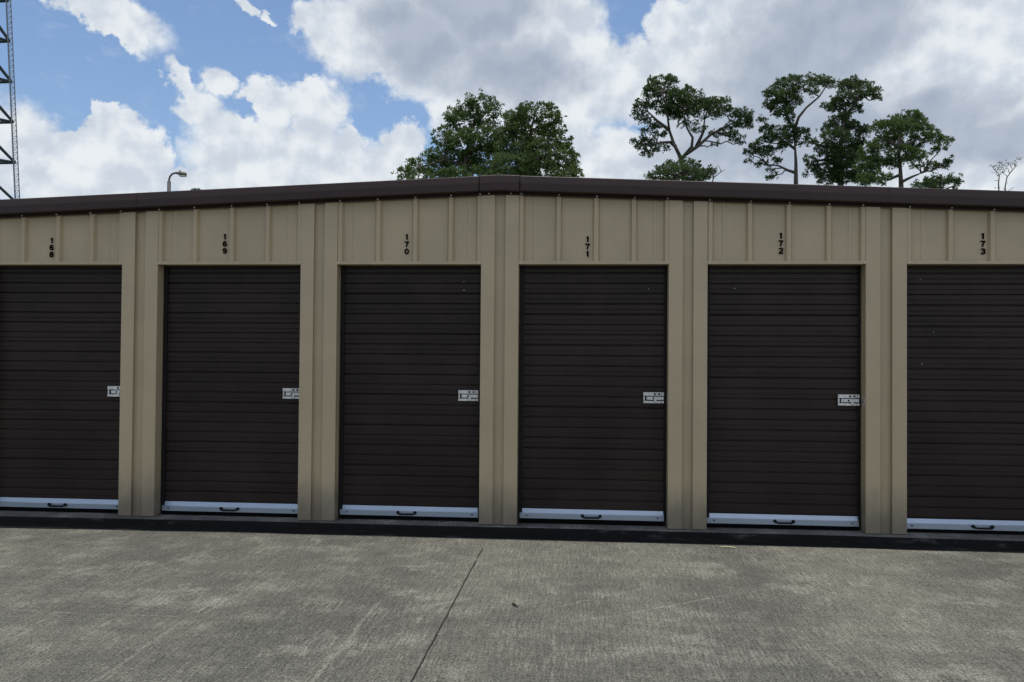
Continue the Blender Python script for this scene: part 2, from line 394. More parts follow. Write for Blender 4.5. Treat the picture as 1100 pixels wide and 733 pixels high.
# ------------------------------------------------------------------ storage building
HALF = 6.10; DEPTH = 30.0
RIDGE, SLOPE = 2.836, 0.0400
def ztop(x): return RIDGE-SLOPE*abs(x)
ZOFF = 0.148           # wall trim leg bottom below the roof edge
OPEN_Z = 2.118
PIL = [(-HALF, -5.93), (-4.735, -4.425), (-3.212, -2.898), (-1.665, -1.354), (-0.156, 0.153), (1.361, 1.668), (2.896, 3.210), (4.425, 4.735), (5.93, HALF)]
FIELD = 0.034; RIBY = 0.006; DOORY = 0.118
bld = empty('storage_building', (0, 0, 0), 'long beige metal self storage building with brown roll-up doors and low brown gable roof', 'building')

RIBS = [-5.9, -5.63, -5.33, -5.02, -4.70, -4.41, -4.103, -3.790, -3.488, -3.228, -2.884, -2.58, -2.262, -1.954, -1.678, -1.335, -1.014, -.705, -.410, -.172, .172, .475, .780, 1.082, 1.348, 1.690, 2.002, 2.306, 2.616, 2.880, 3.228, 3.545, 3.86, 4.16, 4.41, 4.74, 5.04, 5.34, 5.65, 5.93]
def profile(x0, x1):
    pts = []
    for i, r in enumerate(RIBS):
        pts += [(r-0.030, FIELD), (r-0.016, RIBY), (r+0.016, RIBY), (r+0.030, FIELD)]
        if i+1 < len(RIBS):
            n = RIBS[i+1]; w = n-r
            nearL = any(abs(r-q_) < 0.06 for p_ in PIL for q_ in p_); nearR = any(abs(n-q_) < 0.06 for p_ in PIL for q_ in p_)
            for f in ((0.36,) if nearL and not nearR else (0.64,) if nearR and not nearL else ()):
                c = r+w*f; pts += [(c-0.020, FIELD), (c-0.010, FIELD-0.0045), (c+0.010, FIELD-0.0045), (c+0.020, FIELD)]
    def yy(x):
        for (a, ya), (b_, yb) in zip(pts, pts[1:]):
            if a <= x <= b_: return ya+(yb-ya)*(x-a)/max(b_-a, 1e-9)
        return FIELD
    out = [(x0, yy(x0))]+[p for p in pts if x0 < p[0] < x1]+[(x1, yy(x1))]
    return out
b = MB()
def wall_sheet(x0, x1, zb):
    pr = profile(x0, x1)
    for (xa, ya), (xb, yb) in zip(pr, pr[1:]):
        segs = [(xa, ya, xb, yb)]
        for (a, ya_, c, yc_) in segs:
            b.add([(a, ya_, zb), (c, yc_, zb), (c, yc_, ztop(c)-0.10), (a, ya_, ztop(a)-0.10)], [(0, 1, 2, 3)])
for i in range(len(PIL)-1):
    wall_sheet(PIL[i][1]-(0.02 if i else 0.15), PIL[i+1][0]+(0.02 if i < len(PIL)-2 else 0.15), OPEN_Z+0.004)
for (xa, xb) in PIL[1:-1]: wall_sheet(xa+0.02, xb-0.02, 0.0)
# side and back walls
b.box(-HALF, -HALF+0.05, 0.02, DEPTH, 0.0, ztop(HALF)-0.05)
b.box(HALF-0.05, HALF, 0.02, DEPTH, 0.0, ztop(HALF)-0.05)
b.box(-HALF, HALF, DEPTH-0.05, DEPTH+0.001, 0.0, ztop(HALF)-0.05)
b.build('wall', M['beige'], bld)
# interior partitions behind the doors keep light out
b = MB()
b.box(-HALF+0.06, HALF-0.06, 0.30, 0.32, 0.002, 2.50)
b.box(-HALF+0.06, HALF-0.06, 0.04, 0.30, 2.40, 2.42)
b.build('partition', M['interior'], bld)

# pillars: two folded trims with a recess between them, one part per pillar
FL = 0.112
for (xa, xb) in PIL:
    b = MB(); full = xb-xa > 0.25
    zt = lambda x: ztop(x)-ZOFF+0.02
    if full:
        b.prism_z([(xa, 0.0), (xa+FL, 0.0), (xa+FL-0.004, FIELD-0.001), (xa+0.03, FIELD-0.001), (xa+0.03, 0.15), (xa, 0.15)], 0.002, zt)
        b.prism_z([(xb-FL, 0.0), (xb, 0.0), (xb, 0.15), (xb-0.03, 0.15), (xb-0.03, FIELD-0.001), (xb-FL+0.004, FIELD-0.001)], 0.002, zt)
    else:
        b.prism_z([(xa, -0.001), (xb, -0.001), (xb, 0.15), (xa, 0.15)], 0.002, zt)
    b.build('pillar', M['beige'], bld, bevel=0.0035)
# header trims above every door
OPN = [(PIL[i][1], PIL[i+1][0]) for i in range(len(PIL)-1)]
for (xa, xb) in OPN:
    b = MB()
    b.prism_z([(xa-0.004, -0.003), (xb+0.004, -0.003), (xb+0.004, 0.028), (xa-0.004, 0.028)], OPEN_Z, OPEN_Z+0.026)
    b.box(xa+0.001, xb-0.001, 0.0282, 0.16, OPEN_Z+0.001, OPEN_Z+0.012)
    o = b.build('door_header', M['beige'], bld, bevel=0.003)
    for sx in (xa+0.014, xb-0.014):
        s = MB(); s.disc((sx, -0.005, OPEN_Z+0.013), 0.0045, 0.006); s.build('screw', M['galv'], o)

# rake trim (brown) in three pieces, roof behind it
PR = [(0.25, -0.012), (-0.066, 0.0), (-0.071, -0.005), (-0.081, -0.060), (-0.082, -0.122), (-0.072, -0.128), (-0.002, -0.121), (-0.004, -ZOFF), (0.004, -ZOFF), (0.006, -0.11), (0.25, -0.10)]
def rake(name, xs, grow=0.0, label=None):
    bb = MB(); n = len(PR)
    cy = -0.04; cz = -0.065
    ring = []
    for x in xs:
        for (y, z) in PR:
            if grow:
                yy, zz = y+(-grow if y < -0.01 else 0), z+(grow if z > -0.02 else (-grow if z < -0.115 and y < -0.01 else 0))
            else: yy, zz = y, z
            ring.append((x, yy, ztop(x)+zz))
    fs = []
    for i in range(len(xs)-1):
        for k in range(n): fs.append((i*n+k, i*n+(k+1) % n, (i+1)*n+(k+1) % n, (i+1)*n+k))
    fs += [tuple(range(n)), tuple(range((len(xs)-1)*n, len(xs)*n))[::-1]]
    bb.add(ring, fs)
    bm_o = bb.build(name, M['brown'], bld, bevel=0.002)
    return bm_o
def span(a, c, st=0.6):
    n = max(1, int(abs(c-a)/st)); return [a+(c-a)*i/n for i in range(n+1)]
rake('rake_trim', span(-HALF-0.08, -3.05)); rake('rake_trim', span(-3.049, -0.170)); rake('rake_trim', span(0.167, 3.05)); rake('rake_trim', span(3.051, HALF+0.08))
rake('ridge_cap', [-0.163, 0.0, 0.160], 0.0025)
b = MB()
for sgn in (-1, 1):
    xa, xb = 0.0, sgn*(HALF+0.12)
    v = [(xa, 0.24, RIDGE-0.015), (xb, 0.24, ztop(HALF+0.12)-0.015), (xb, DEPTH+0.1, ztop(HALF+0.12)-0.015), (xa, DEPTH+0.1, RIDGE-0.015)]
    v2 = [(p[0], p[1], p[2]-0.05) for p in v]
    b.add(v+v2, [(0, 1, 2, 3), (4, 7, 6, 5), (0, 4, 5, 1), (1, 5, 6, 2), (2, 6, 7, 3), (3, 7, 4, 0)])
    for k in range(48):
        y = 0.6+k*0.61
        b.box(min(0.0, sgn*HALF), max(0.0, sgn*HALF), y, y+0.02, ztop(HALF)-0.05, ztop(HALF)-0.04)
b.build('roof', M['galv'], bld)
# fascia screws, one over each wall rib
s = MB(); s.disc((0, 0, 0), 0.0065, 0.007, seg=10); s.disc((0, -0.005, 0), 0.0045, 0.006, seg=6)
sc0 = None
for i, x in enumerate(RIBS):
    if abs(x) > HALF-0.1: continue
    if sc0 is None: o = sc0 = s.build('fascia_screw', M['galv'], bld)
    else:
        o = sc0.copy(); col.objects.link(o); o.parent = bld
    o.location = (x+rnd.uniform(-.006, .006), -0.0068, ztop(x)-ZOFF+0.011+rnd.uniform(-.002, .002))
for x in (-0.095, 0.085):
    o = sc0.copy(); col.objects.link(o); o.parent = bld; o.location = (x, -0.0068, ztop(x)-ZOFF+0.012)
# slab
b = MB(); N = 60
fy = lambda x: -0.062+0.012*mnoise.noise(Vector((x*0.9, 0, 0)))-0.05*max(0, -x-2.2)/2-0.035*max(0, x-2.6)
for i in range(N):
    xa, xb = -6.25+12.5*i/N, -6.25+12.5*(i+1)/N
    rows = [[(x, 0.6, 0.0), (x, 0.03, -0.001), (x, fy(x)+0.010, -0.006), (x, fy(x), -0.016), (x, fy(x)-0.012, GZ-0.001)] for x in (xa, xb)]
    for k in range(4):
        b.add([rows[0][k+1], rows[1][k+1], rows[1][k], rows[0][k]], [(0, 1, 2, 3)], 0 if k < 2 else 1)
tag(b.build('floor_slab', [M['slab'], M['slabfoot']]), kind='structure')

# ------------------------------------------------------------------ doors
def make_curtain(w, dents):
    """corrugated curtain, width w, local x from 0; z 0.075..2.28"""
    per = 0.0845; prof = []; rgc = random.Random(int(dents*100)+7)
    z = 0.112
    # (offset fraction, depth into the wall)
    shape = [(0.00, 0.0150), (0.055, 0.0155), (0.078, 0.0016), (0.12, 0.0002), (0.44, 0.0), (0.465, 0.0014), (0.505, 0.0016), (0.53, 0.0), (0.93, 0.0004), (0.975, 0.0040)]
    k = 0
    while z < 2.26:
        mid = rgc.choice((0.8, 1.3, 2.2, 2.8))*(1.25 if z > 1.4 else 0.8); jz = rgc.uniform(-0.0025, 0.0025); gd = rgc.uniform(0.75, 1.1)
        for f, d_ in shape:
            dd_ = d_*mid if 0.45 < f < 0.55 else (d_*gd if f < 0.06 else d_)
            prof.append((z+f*per+jz, dd_))
        z += per; k += 1
    nx = 14; vs = []; fs = []
    for i in range(nx+1):
        x = w*i/nx
        for (zz, d_) in prof:
            bow = 0.0025*mnoise.noise(Vector((x*1.5+dents*9, zz*1.2, dents)))
            sag = 0.003*mnoise.noise(Vector((x*0.8, zz*0.7, dents*3+5)))
            vs.append((x, d_+bow, zz+sag))
    n = len(prof)
    for i in range(nx):
        for k in range(n-1): fs.append((i*n+k, (i+1)*n+k, (i+1)*n+k+1, i*n+k+1))
    return vs, fs
def latch_mesh(sh):
    """slide bolt plate, origin at its right edge, 0.165 wide, 0.092 high"""
    b = MB(); x0, x1 = -0.165, 0.0
    b.box(x0, x1, -0.004, 0.0, -0.044, 0.044, 0)                 # back plate
    b.box(x0, x1, -0.013, -0.004, 0.016, 0.044, 0)               # upper rail
    b.box(x0, x1, -0.013, -0.004, -0.044, -0.026, 0)             # lower rail
    b.box(x0+0.002, x0+0.012, -0.012, -0.004, -0.022, 0.012, 0)
    b.box(x0+0.014, x0+0.026, -0.0055, -0.004, -0.022, 0.012, 1) # slot
    b.box(x0+0.028+sh, x1-0.004, -0.017, -0.004, -0.016, 0.007, 0)  # bolt
    b.box(x0+0.088+sh, x0+0.104+sh, -0.026, -0.012, -0.034, -0.004, 0)
    b.box(x1-0.022, x1-0.018, -0.0135, -0.012, -0.044, -0.026, 1); b.box(x1-0.020, x1-0.014, -0.0137, -0.0125, 0.016, 0.040, 1)
    b.box(x0, x1, -0.0045, -0.0038, 0.009, 0.0155, 1)
    b.box(x0, x1, -0.0045, -0.0038, -0.0255, -0.0185, 1)
    for hx in (-0.072, -0.038): b.disc((hx, -0.0135, 0.030), 0.0085, 0.003, mi=1)
    b.disc((-0.085, -0.0175, -0.004), 0.0075, 0.003, mi=1)
    for hx in (-0.152, -0.015): b.disc((hx, -0.0135, 0.030), 0.0035, 0.004, mi=0); b.disc((hx, -0.0135, -0.035), 0.0035, 0.004, mi=0)
    return b
def handle_mesh():
    b = MB()
    for sx in (-1, 1): b.disc((sx*0.072, -0.006, 0.006), 0.013, 0.012, seg=14); b.tube([(sx*0.072, -0.008, 0.004), (sx*0.062, -0.024, -0.003)], 0.007)
    b.tube([(-0.064, -0.024, -0.003), (-0.05, -0.030, -0.005), (0.05, -0.030, -0.005), (0.064, -0.024, -0.003)], 0.0075)
    return b
NUMS = {1: None, 2: '169', 3: '170', 4: '171', 5: '172', 6: '173'}
names = [None, '168', '169', '170', '171', '172', '173', None]
GAPZ = [0.0, 0.030, 0.032, 0.034, 0.030, 0.034, 0.028, 0.03]
GAPZ = [0.03, 0.036, 0.034, 0.036, 0.042, 0.036, 0.030, 0.03]
for i, (xa, xb) in enumerate(OPN):
    w = xb-xa; dr = bpy.data.objects.new('roll_up_door', None)
    # the door itself is its curtain mesh; bar, latch, handle and guides are its own pieces
    vs, fs = make_curtain(w-0.03, i*1.37)
    b = MB(); b.add(vs, fs)
    # thin pale scratches / specks in the paint stay in the mesh as tiny chips
    rr = random.Random(40+i)
    door = b.build('roll_up_door', [M['door'], M['galv']], bld)
    bpy.data.objects.remove(dr)
    door.location = (xa+0.015, DOORY, 0.0)
    if names[i]: tag(door, 'brown roll-up door under the number '+names[i])
    # coordinates below are local to the door (x from 0, y 0 = curtain face)
    b = MB(); g0 = GAPZ[i]
    W_ = w-0.034
    tilt = rr.uniform(-0.003, 0.003)
    yb = -0.016
    b.prism_z([(0.002, 0), (W_, 0), (W_, 0.006), (0.002, 0.006)], g0+0.002, g0+0.078)
    b.add([(0.002, yb, g0), (W_, yb, g0), (W_, yb, g0+0.040), (0.002, yb, g0+0.040), (0.002, yb+0.004, g0+0.044), (W_, yb+0.004, g0+0.044), (W_, yb+0.013, g0+0.078), (0.002, yb+0.013, g0+0.078), (0.002, 0.001, g0), (W_, 0.001, g0)],
          [(0, 1, 2, 3), (3, 2, 5, 4), (4, 5, 6, 7), (8, 9, 1, 0)])
    bar = b.build('bottom_bar', M['alu'], door)
    for sx in (0.06, W_-0.05):
        q = MB(); q.disc((sx, yb-0.003, g0+0.024), 0.007, 0.006); q.build('bar_bolt', M['steeldark'], door)
    b = MB(); b.box(0.004, W_-0.002, yb+0.003, 0.004, 0.004+rr.uniform(0, .003), g0-0.001); b.build('bottom_seal', M['rubber'], door)
    h = handle_mesh().build('handle', M['black'], door, smooth=True)
    hx = {1: None, 2: -2.288, 3: -0.772, 4: 0.755, 5: 2.295, 6: 3.823}.get(i)
    if i == 1: hx = at(63, 545, DOORY).x
    h.location = ((hx-(xa+0.015)) if hx is not None else w/2, yb, g0+0.024)
    la = latch_mesh((0.0, 0.006, 0.0, 0.002, 0.0, 0.012, 0.0, 0.0)[i]).build('latch', [M['galv'], M['black']], door, bevel=0.0012)
    la.location = (W_+{1: 0.022, 2: 0.012, 5: 0.0}.get(i, -0.006), -0.014, 1.042)
    if i == 5: la.scale = (1.0, 1, 1)
    # guides at both sides
    for sx in (-0.012, W_-0.004):
        q = MB(); q.box(sx, sx+0.034 if sx < 0 else sx+0.016, -0.0125, 0.012, 0.012, OPEN_Z-0.002); q.build('guide_track', M['guide'], door)
    q = MB(); q.box(-0.002, 0.0, -0.03, 0.03, -0.028, 0.028); q.box(-0.003, -0.0021, -0.006, 0.012, -0.018, 0.018, 1)
    st = q.build('strike_plate', [M['galv'], M['black']], bld); st.location = (xb-0.0005, 0.055, 1.035)
# bare rivet heads and chips catching light on the curtains
for (i, u, v) in ((3, 498.5, 303), (3, 498.5, 312), (4, 696.5, 310.5), (6, 988.5, 300.5), (6, 1002.5, 357), (6, 990, 391), (5, 789, 310), (2, 176, 457), (3, 366, 457), (4, 557, 462)):
    d_ = [o for o in bld.children if o.name.startswith('roll_up_door')]
    d_.sort(key=lambda o: o.location.x)
    p = at(u, v, DOORY); q = MB(); q.disc((0, 0, 0), 0.0035, 0.004, seg=8)
    o = q.build('rivet', M['galv'], d_[i]); o.location = (min(max(p.x-d_[i].location.x, 0.004), OPN[i][1]-OPN[i][0]-0.02), -0.004, p.z)
# number plaques: stick-on numerals above each door
def arc(cx, cy, rx, ry, a0, a1, n=14): return [(cx+rx*math.cos(R(a0+(a1-a0)*i/n)), cy+ry*math.sin(R(a0+(a1-a0)*i/n))) for i in range(n+1)]
GLYPH = {  # centre lines in a box one unit high, half a unit wide either side
 '1': [[(0.03, -.5), (0.03, .5)], [(-.20, .24), (-.10, .29), (0.0, .42)]],
 '7': [[(-.42, .40), (.38, .40)], [(.33, .44), (.10, .16), (-.02, -.16), (-.07, -.5)]],
 '0': [arc(0, 0, .29, .40, 0, 360, 24)],
 '8': [arc(0, .21, .25, .20, 0, 360, 20), arc(0, -.19, .29, .22, 0, 360, 20)],
 '6': [arc(0, -.18, .28, .22, 0, 360, 20), [(-.28, -.18), (-.27, .10), (-.20, .30), (-.05, .40), (.12, .38), (.27, .26)]],
 '9': [arc(0, .18, .28, .22, 0, 360, 20), [(.28, .18), (.27, -.10), (.20, -.30), (.05, -.40), (-.12, -.38), (-.27, -.26)]],
 '2': [[(-.29, .18), (-.24, .33), (-.10, .41), (.08, .41), (.24, .33), (.28, .18), (.20, .02), (.0, -.14), (-.20, -.28), (-.28, -.40)], [(-.36, -.41), (.36, -.41)]],
 '3': [[(-.29, .22), (-.22, .36), (-.05, .41), (.14, .39), (.25, .28), (.22, .12), (.08, .04), (-.06, .03)], [(-.06, .02), (.14, .01), (.28, -.10), (.29, -.24), (.18, -.37), (.0, -.41), (-.18, -.38), (-.31, -.22)]]}
def digits(txt):
    b = MB(); H_ = 0.0465; hw = 0.0061; layer = 0
    for k, ch in enumerate(txt):
        zc = (1-k)*0.0600
        for st in GLYPH[ch]:
            layer += 1; y = -0.0003*layer; n = len(st)
            closed = st[0] != st[-1] and math.dist(st[0], st[-1]) < 1e-6
            P_ = [Vector((p[0]*H_, p[1]*H_)) for p in st]; vs = []
            for i, p in enumerate(P_):
                if math.dist(st[0], st[-1]) < 1e-6: a, c = P_[(i-1) % (n-1)], P_[(i+1) % (n-1)]
                else: a, c = P_[max(i-1, 0)], P_[min(i+1, n-1)]
                t = (c-a).normalized(); nn = Vector((-t.y, t.x))*hw*(1.0 if ch != '1' else 1.15)
                vs += [(p.x+nn.x, y, zc+p.y+nn.y), (p.x-nn.x, y, zc+p.y-nn.y)]
            b.add(vs, [(2*i, 2*i+1, 2*i+3, 2*i+2) for i in range(n-1)])
    return b.v, b.f
for t, u, v in (('168', 55.5, 266), ('169', 241.5, 262), ('170', 437, 262.5), ('171', 631.3, 265), ('172', 839, 261.5), ('173', 1056, 262)):
    vs, fs = digits(t); b = MB(); b.add(vs, fs)
    o = b.build('door_number', M['vinyl'], bld); p = at(u, v, FIELD-0.0062); o.location = p
    tag(o, 'black stick-on numerals '+t+' stacked one above the other')

# ------------------------------------------------------------------ street lamp behind the building
LY = 34.0
base = at(181.5, 203, LY); topz = at(181.5, 196, LY).z
lamp = empty('street_lamp', (base.x, LY, GZ), 'curved arm street lamp rising behind the left side of the roof', 'street lamp')
def L(u, v, dy=0): p = at(u, v, LY+dy); return (p.x-base.x, dy, p.z-GZ)
b = MB(); b.tube([(0, 0, 0), (0, 0, 1.0), (0, 0, topz-GZ+0.05)], [0.16, 0.14, 0.085], 12); b.build('pole', M['polemetal'], lamp, smooth=True)
b = MB(); b.tube([(0, 0, topz-GZ), L(181.6, 193.5), L(182.6, 189.8), L(185, 187), L(188.5, 186), L(192, 185.8)], 0.045, 10); b.build('arm', M['polemetal'], lamp, smooth=True)
p0, p1 = Vector(L(188.5, 185.9)), Vector(L(200, 187.3))
b = MB(); dv = p1-p0
secs = [(0.0, .05, .05), (0.3, .10, .08), (0.45, .17, .10), (0.9, .17, .10), (1.0, .10, .05)]
vs = []; fs = []
for (t, hw, hh) in secs:
    c = p0+dv*t
    for k in range(12):
        a = 2*math.pi*k/12; vs.append(c+Vector((0, math.cos(a)*hw, math.sin(a)*hh)))
for i in range(len(secs)-1):
    for k in range(12): fs.append((i*12+k, i*12+(k+1) % 12, (i+1)*12+(k+1) % 12, (i+1)*12+k))
fs += [tuple(range(12))[::-1], tuple(range(48, 60))]
b.add(vs, fs); hd = b.build('lamp_head', M['lamphead'], lamp, smooth=True)
b = MB(); c = p0+dv*0.68; b.add([c+Vector((x*.15, y*.13, -0.10-z)) for z in (0, .035) for x, y in ((-1, -1), (1, -1), (1, 1), (-1, 1))], [(0, 1, 2, 3), (7, 6, 5, 4), (0, 4, 5, 1), (1, 5, 6, 2), (2, 6, 7, 3), (3, 7, 4, 0)])
M['lens'] = painted('frosted lamp lens', (0.55, 0.55, 0.50), 0.3); b.build('lens', M['lens'], lamp)
b = MB(); c = p0+dv*0.42; b.tube([c+Vector((0, 0, .09)), c+Vector((0, 0, .15))], 0.04, 8); b.build('photocell', M['black'], lamp)

# ------------------------------------------------------------------ lattice tower
TY = 55.0
A0 = at(20.5, 212, TY); A1 = at(14.0, 0, TY)
dxdz = (A1.x-A0.x)/(A1.z-A0.z)
# right leg: passes through A0/A1; the tower axis lies to the left
tower = empty('lattice_tower', (A0.x-dxdz*(A0.z-GZ)-2.9*math.cos(R(27.6)), TY-2.9*math.sin(R(27.6)), GZ), 'tall steel lattice radio tower cut off by the left edge of the photo', 'tower')
T0 = tower.location.copy()
PH = (at(10, 48, TY).z-at(10, 90.7, TY).z)
z_ref = at(10, 48, TY).z-GZ
k0 = z_ref/PH; z_first = z_ref-int(k0)*PH
HT = z_first+PH*14
RR0 = 2.9
def legpos(j, z):
    """centre of leg j at height z (local)"""
    r = RR0+dxdz*z/0.93
    a = R((27.6, 147.6, 267.6)[j])
    return Vector((r*math.cos(a), r*math.sin(a), z))
for j in range(3):
    b = MB(); lw = 0.20; N = int(HT/0.42)
    def ch(k, z):
        c = legpos(j, z); a = R(120*k+30+j*20); return c+Vector((math.cos(a), math.sin(a), 0))*lw
    for k in range(3):
        b.tube([ch(k, 0), ch(k, HT)], 0.038, 6)
        for i in range(N):
            za, zb = HT*i/N, HT*(i+1)/N
            b.tube([ch(k, za), ch((k+1) % 3, zb)], 0.016, 4, cap=False)
            b.tube([ch(k, zb), ch((k+1) % 3, zb)], 0.013, 4, cap=False)
    b.build('leg', M['towerleg'], tower)
levels = [z_first+PH*i for i in range(14)]
for z in levels:
    for j in range(3):
        a, c = legpos(j, z), legpos((j+1) % 3, z)
        b = MB(); b.tube([a, c], 0.11, 6); b.build('horizontal_brace', M['steeldark'], tower)
        if z+PH <= HT+0.01:
            # diagonals rise away from the right-hand leg on its two faces, and one way on the third
            e0, e1 = {0: (0, 1), 1: (1, 2), 2: (0, 2)}[j]
            b = MB(); b.tube([legpos(e0, z), legpos(e1, z+PH)], 0.10, 6); b.build('diagonal_brace', M['steeldark'], tower)

# ------------------------------------------------------------------ trees
def tuft(b, c, out, size, rg, nb, mi=0):
    """a spray of needle bunches about the point c, leaning along out"""
    for _ in range(nb):
        dd = Vector((rg.gauss(0, 1), rg.gauss(0, 1), rg.gauss(0.25, 0.9))).normalized()
        dd = (dd*0.9+out*0.55).normalized()
        s_ = size*rg.uniform(0.55, 1.1)
        side = dd.cross(Vector((rg.gauss(0, 1), rg.gauss(0, 1), rg.gauss(0, 1)))).normalized()*s_*rg.uniform(0.11, 0.19)
        o_ = c+dd*s_*0.12
        tip = c+dd*s_
        m_ = c+dd*s_*0.62
        n = len(b.v)
        b.v += [tuple(o_), tuple(m_+side), tuple(tip), tuple(m_-side)]
        b.f.append((n, n+1, n+2, n+3)); b.mi.append(mi)
def crooked(b, p, q, r0, r1, rg, n=5, wob=0.06, sag=0.0, seg=6):
    p, q = Vector(p), Vector(q); L_ = (q-p).length; pts = []; rs = []
    for i in range(n+1):
        t = i/n; w = math.sin(math.pi*t)*wob*L_
        pts.append(p.lerp(q, t)+Vector((rg.uniform(-1, 1)*w, rg.uniform(-1, 1)*w, rg.uniform(-1, 1)*w - sag*L_*math.sin(math.pi*t))))
        rs.append(r0+(r1-r0)*t)
    b.tube(pts, rs, seg); return pts
def tree(name, label, cat, Y, trunk, limbs, lobes, seed, dens=1.0, needle='needles', size=0.25, r0=0.28, group='trees standing beyond the storage building', spread=1.0, nbl=12, depthk=1.0):
    """trunk: photo-traced bearings (u,v) bottom to top; limbs: lists of (u,v); lobes: (u,v,ru,rv); depth around Y is random"""
    rg = random.Random(seed)
    pb = at(trunk[0][0], trunk[0][1], Y)
    root = empty(name, (pb.x, Y, GZ), label, cat, group)
    O = root.location.copy()
    k = (Y-CAM.y)/FPX
    def P(u, v, dy=0.0): return at(u, v, Y+dy)-O
    b = MB(); tp = [Vector((0, 0, 0))]+[P(u, v, rg.uniform(-.3, .3)) for u, v in trunk]
    n = len(tp); b.tube([p+Vector((0, 0, 0)) for p in tp], [r0*1.25]+[r0*(1-0.88*i/(n-1)) for i in range(1, n)], 9)
    L_lobes = []
    for (u, v, ru, rv) in lobes:
        dyc = rg.uniform(-1, 1)*min(ru, 22)*k*1.1*depthk
        sh = size*0.25
        L_lobes.append((P(u, v+1.5, dyc), max(ru*k-sh, ru*k*0.45), max(max(ru*0.8, rv)*k*depthk-sh, 0.3), max(rv*k-sh, rv*k*0.4)))
    nodes = list(tp[2:]) or [tp[-1]]
    lb = MB()
    for lm in limbs:
        pts = [P(u, v, rg.uniform(-.8, .8)*i*0.5) for i, (u, v) in enumerate(lm)]
        lr = r0*0.50
        b.tube(pts, [lr*(1-0.7*i/max(1, len(pts)-1)) for i in range(len(pts))], 7)
        nodes += pts[1:]
        for p_, q_ in zip(pts, pts[1:]): nodes.append((p_+q_)/2)
    crown = MB()
    for (c, rx, ry, rz) in L_lobes:
        st = min(nodes, key=lambda p: (p-c).length+max(0, p.z-c.z)*1.5)
        crooked(b, st, c, r0*0.20, 0.03, rg, 5, 0.08, 0.05, 5)
        # twig clusters through the lobe; each carries several tufts
        vol = rx*rz; nc = max(4, int(vol*dens*35/(size/0.34)**2))
        for _ in range(nc):
            while True:
                p = Vector((rg.uniform(-1, 1), rg.uniform(-1, 1), rg.uniform(-1, 1)))
                if 0.12 < p.length < 1: break
            p = p*(p.length**-0.35 if p.length > 0.2 else 1)
            if p.length > 1.08: p = p.normalized()*1.08
            p = p*rg.choice((1, 1, 1, 1.15))
            w = c+Vector((p.x*rx, p.y*ry, p.z*rz))*spread
            if rg.random() < 0.35: b.tube([c.lerp(w, 0.25), w], [0.022, 0.010], 4, cap=False)
            out = Vector((p.x, p.y, p.z+0.5)).normalized()
            for _ in range(3):
                tuft(crown, w+Vector((rg.gauss(0, .16), rg.gauss(0, .16), rg.gauss(0, .10)))*(size/.34), out, size, rg, nbl)
    b.build('trunk', M['bark'], root, smooth=True)
    crown.build('crown', M[needle], root)
    return root

tree('pine_tree', 'dense green pine just left of the roof peak, left one of the two', 'tree', 52, [(497, 205), (500, 175), (505, 145), (514, 112)],
     [[(500, 178), (478, 172), (450, 180)], [(503, 150), (488, 135), (482, 124)], [(502, 165), (525, 155), (530, 145)]],
     [(516, 109, 17, 9), (503, 113, 10, 7), (530, 116, 9, 9), (487, 124, 11, 10), (500, 130, 20, 12), (520, 128, 16, 10), (479, 147, 15, 12), (500, 152, 20, 13), (522, 147, 20, 12), (472, 166, 19, 10), (451, 177, 15, 8), (438, 185, 12, 7), (494, 172, 28, 14), (520, 172, 26, 14), (470, 182, 26, 10), (432, 190, 6, 4), (535, 160, 14, 14), (505, 188, 34, 9), (535, 186, 20, 9), (460, 190, 24, 6)], 11, dens=1.25, size=0.27)
tree('pine_tree', 'dense rounded pine behind the roof peak, right one of the two', 'tree', 49, [(572, 205), (570, 175), (570, 140), (576, 118)],
     [[(570, 178), (590, 165), (608, 172)], [(570, 150), (552, 135)], [(570, 165), (548, 165)]],
     [(577, 116, 18, 8), (560, 121, 12, 8), (553, 130, 14, 12), (546, 123, 7, 6), (568, 138, 24, 16), (592, 130, 14, 13), (596, 148, 18, 14), (606, 168, 14, 12), (616, 178, 10, 8), (557, 160, 24, 16), (585, 165, 24, 16), (542, 147, 12, 14), (548, 176, 24, 13), (580, 183, 30, 12), (606, 186, 20, 8), (619, 187, 6, 4), (560, 187, 24, 8), (530, 188, 14, 6)], 12, dens=1.3, size=0.27, needle='needles_warm')
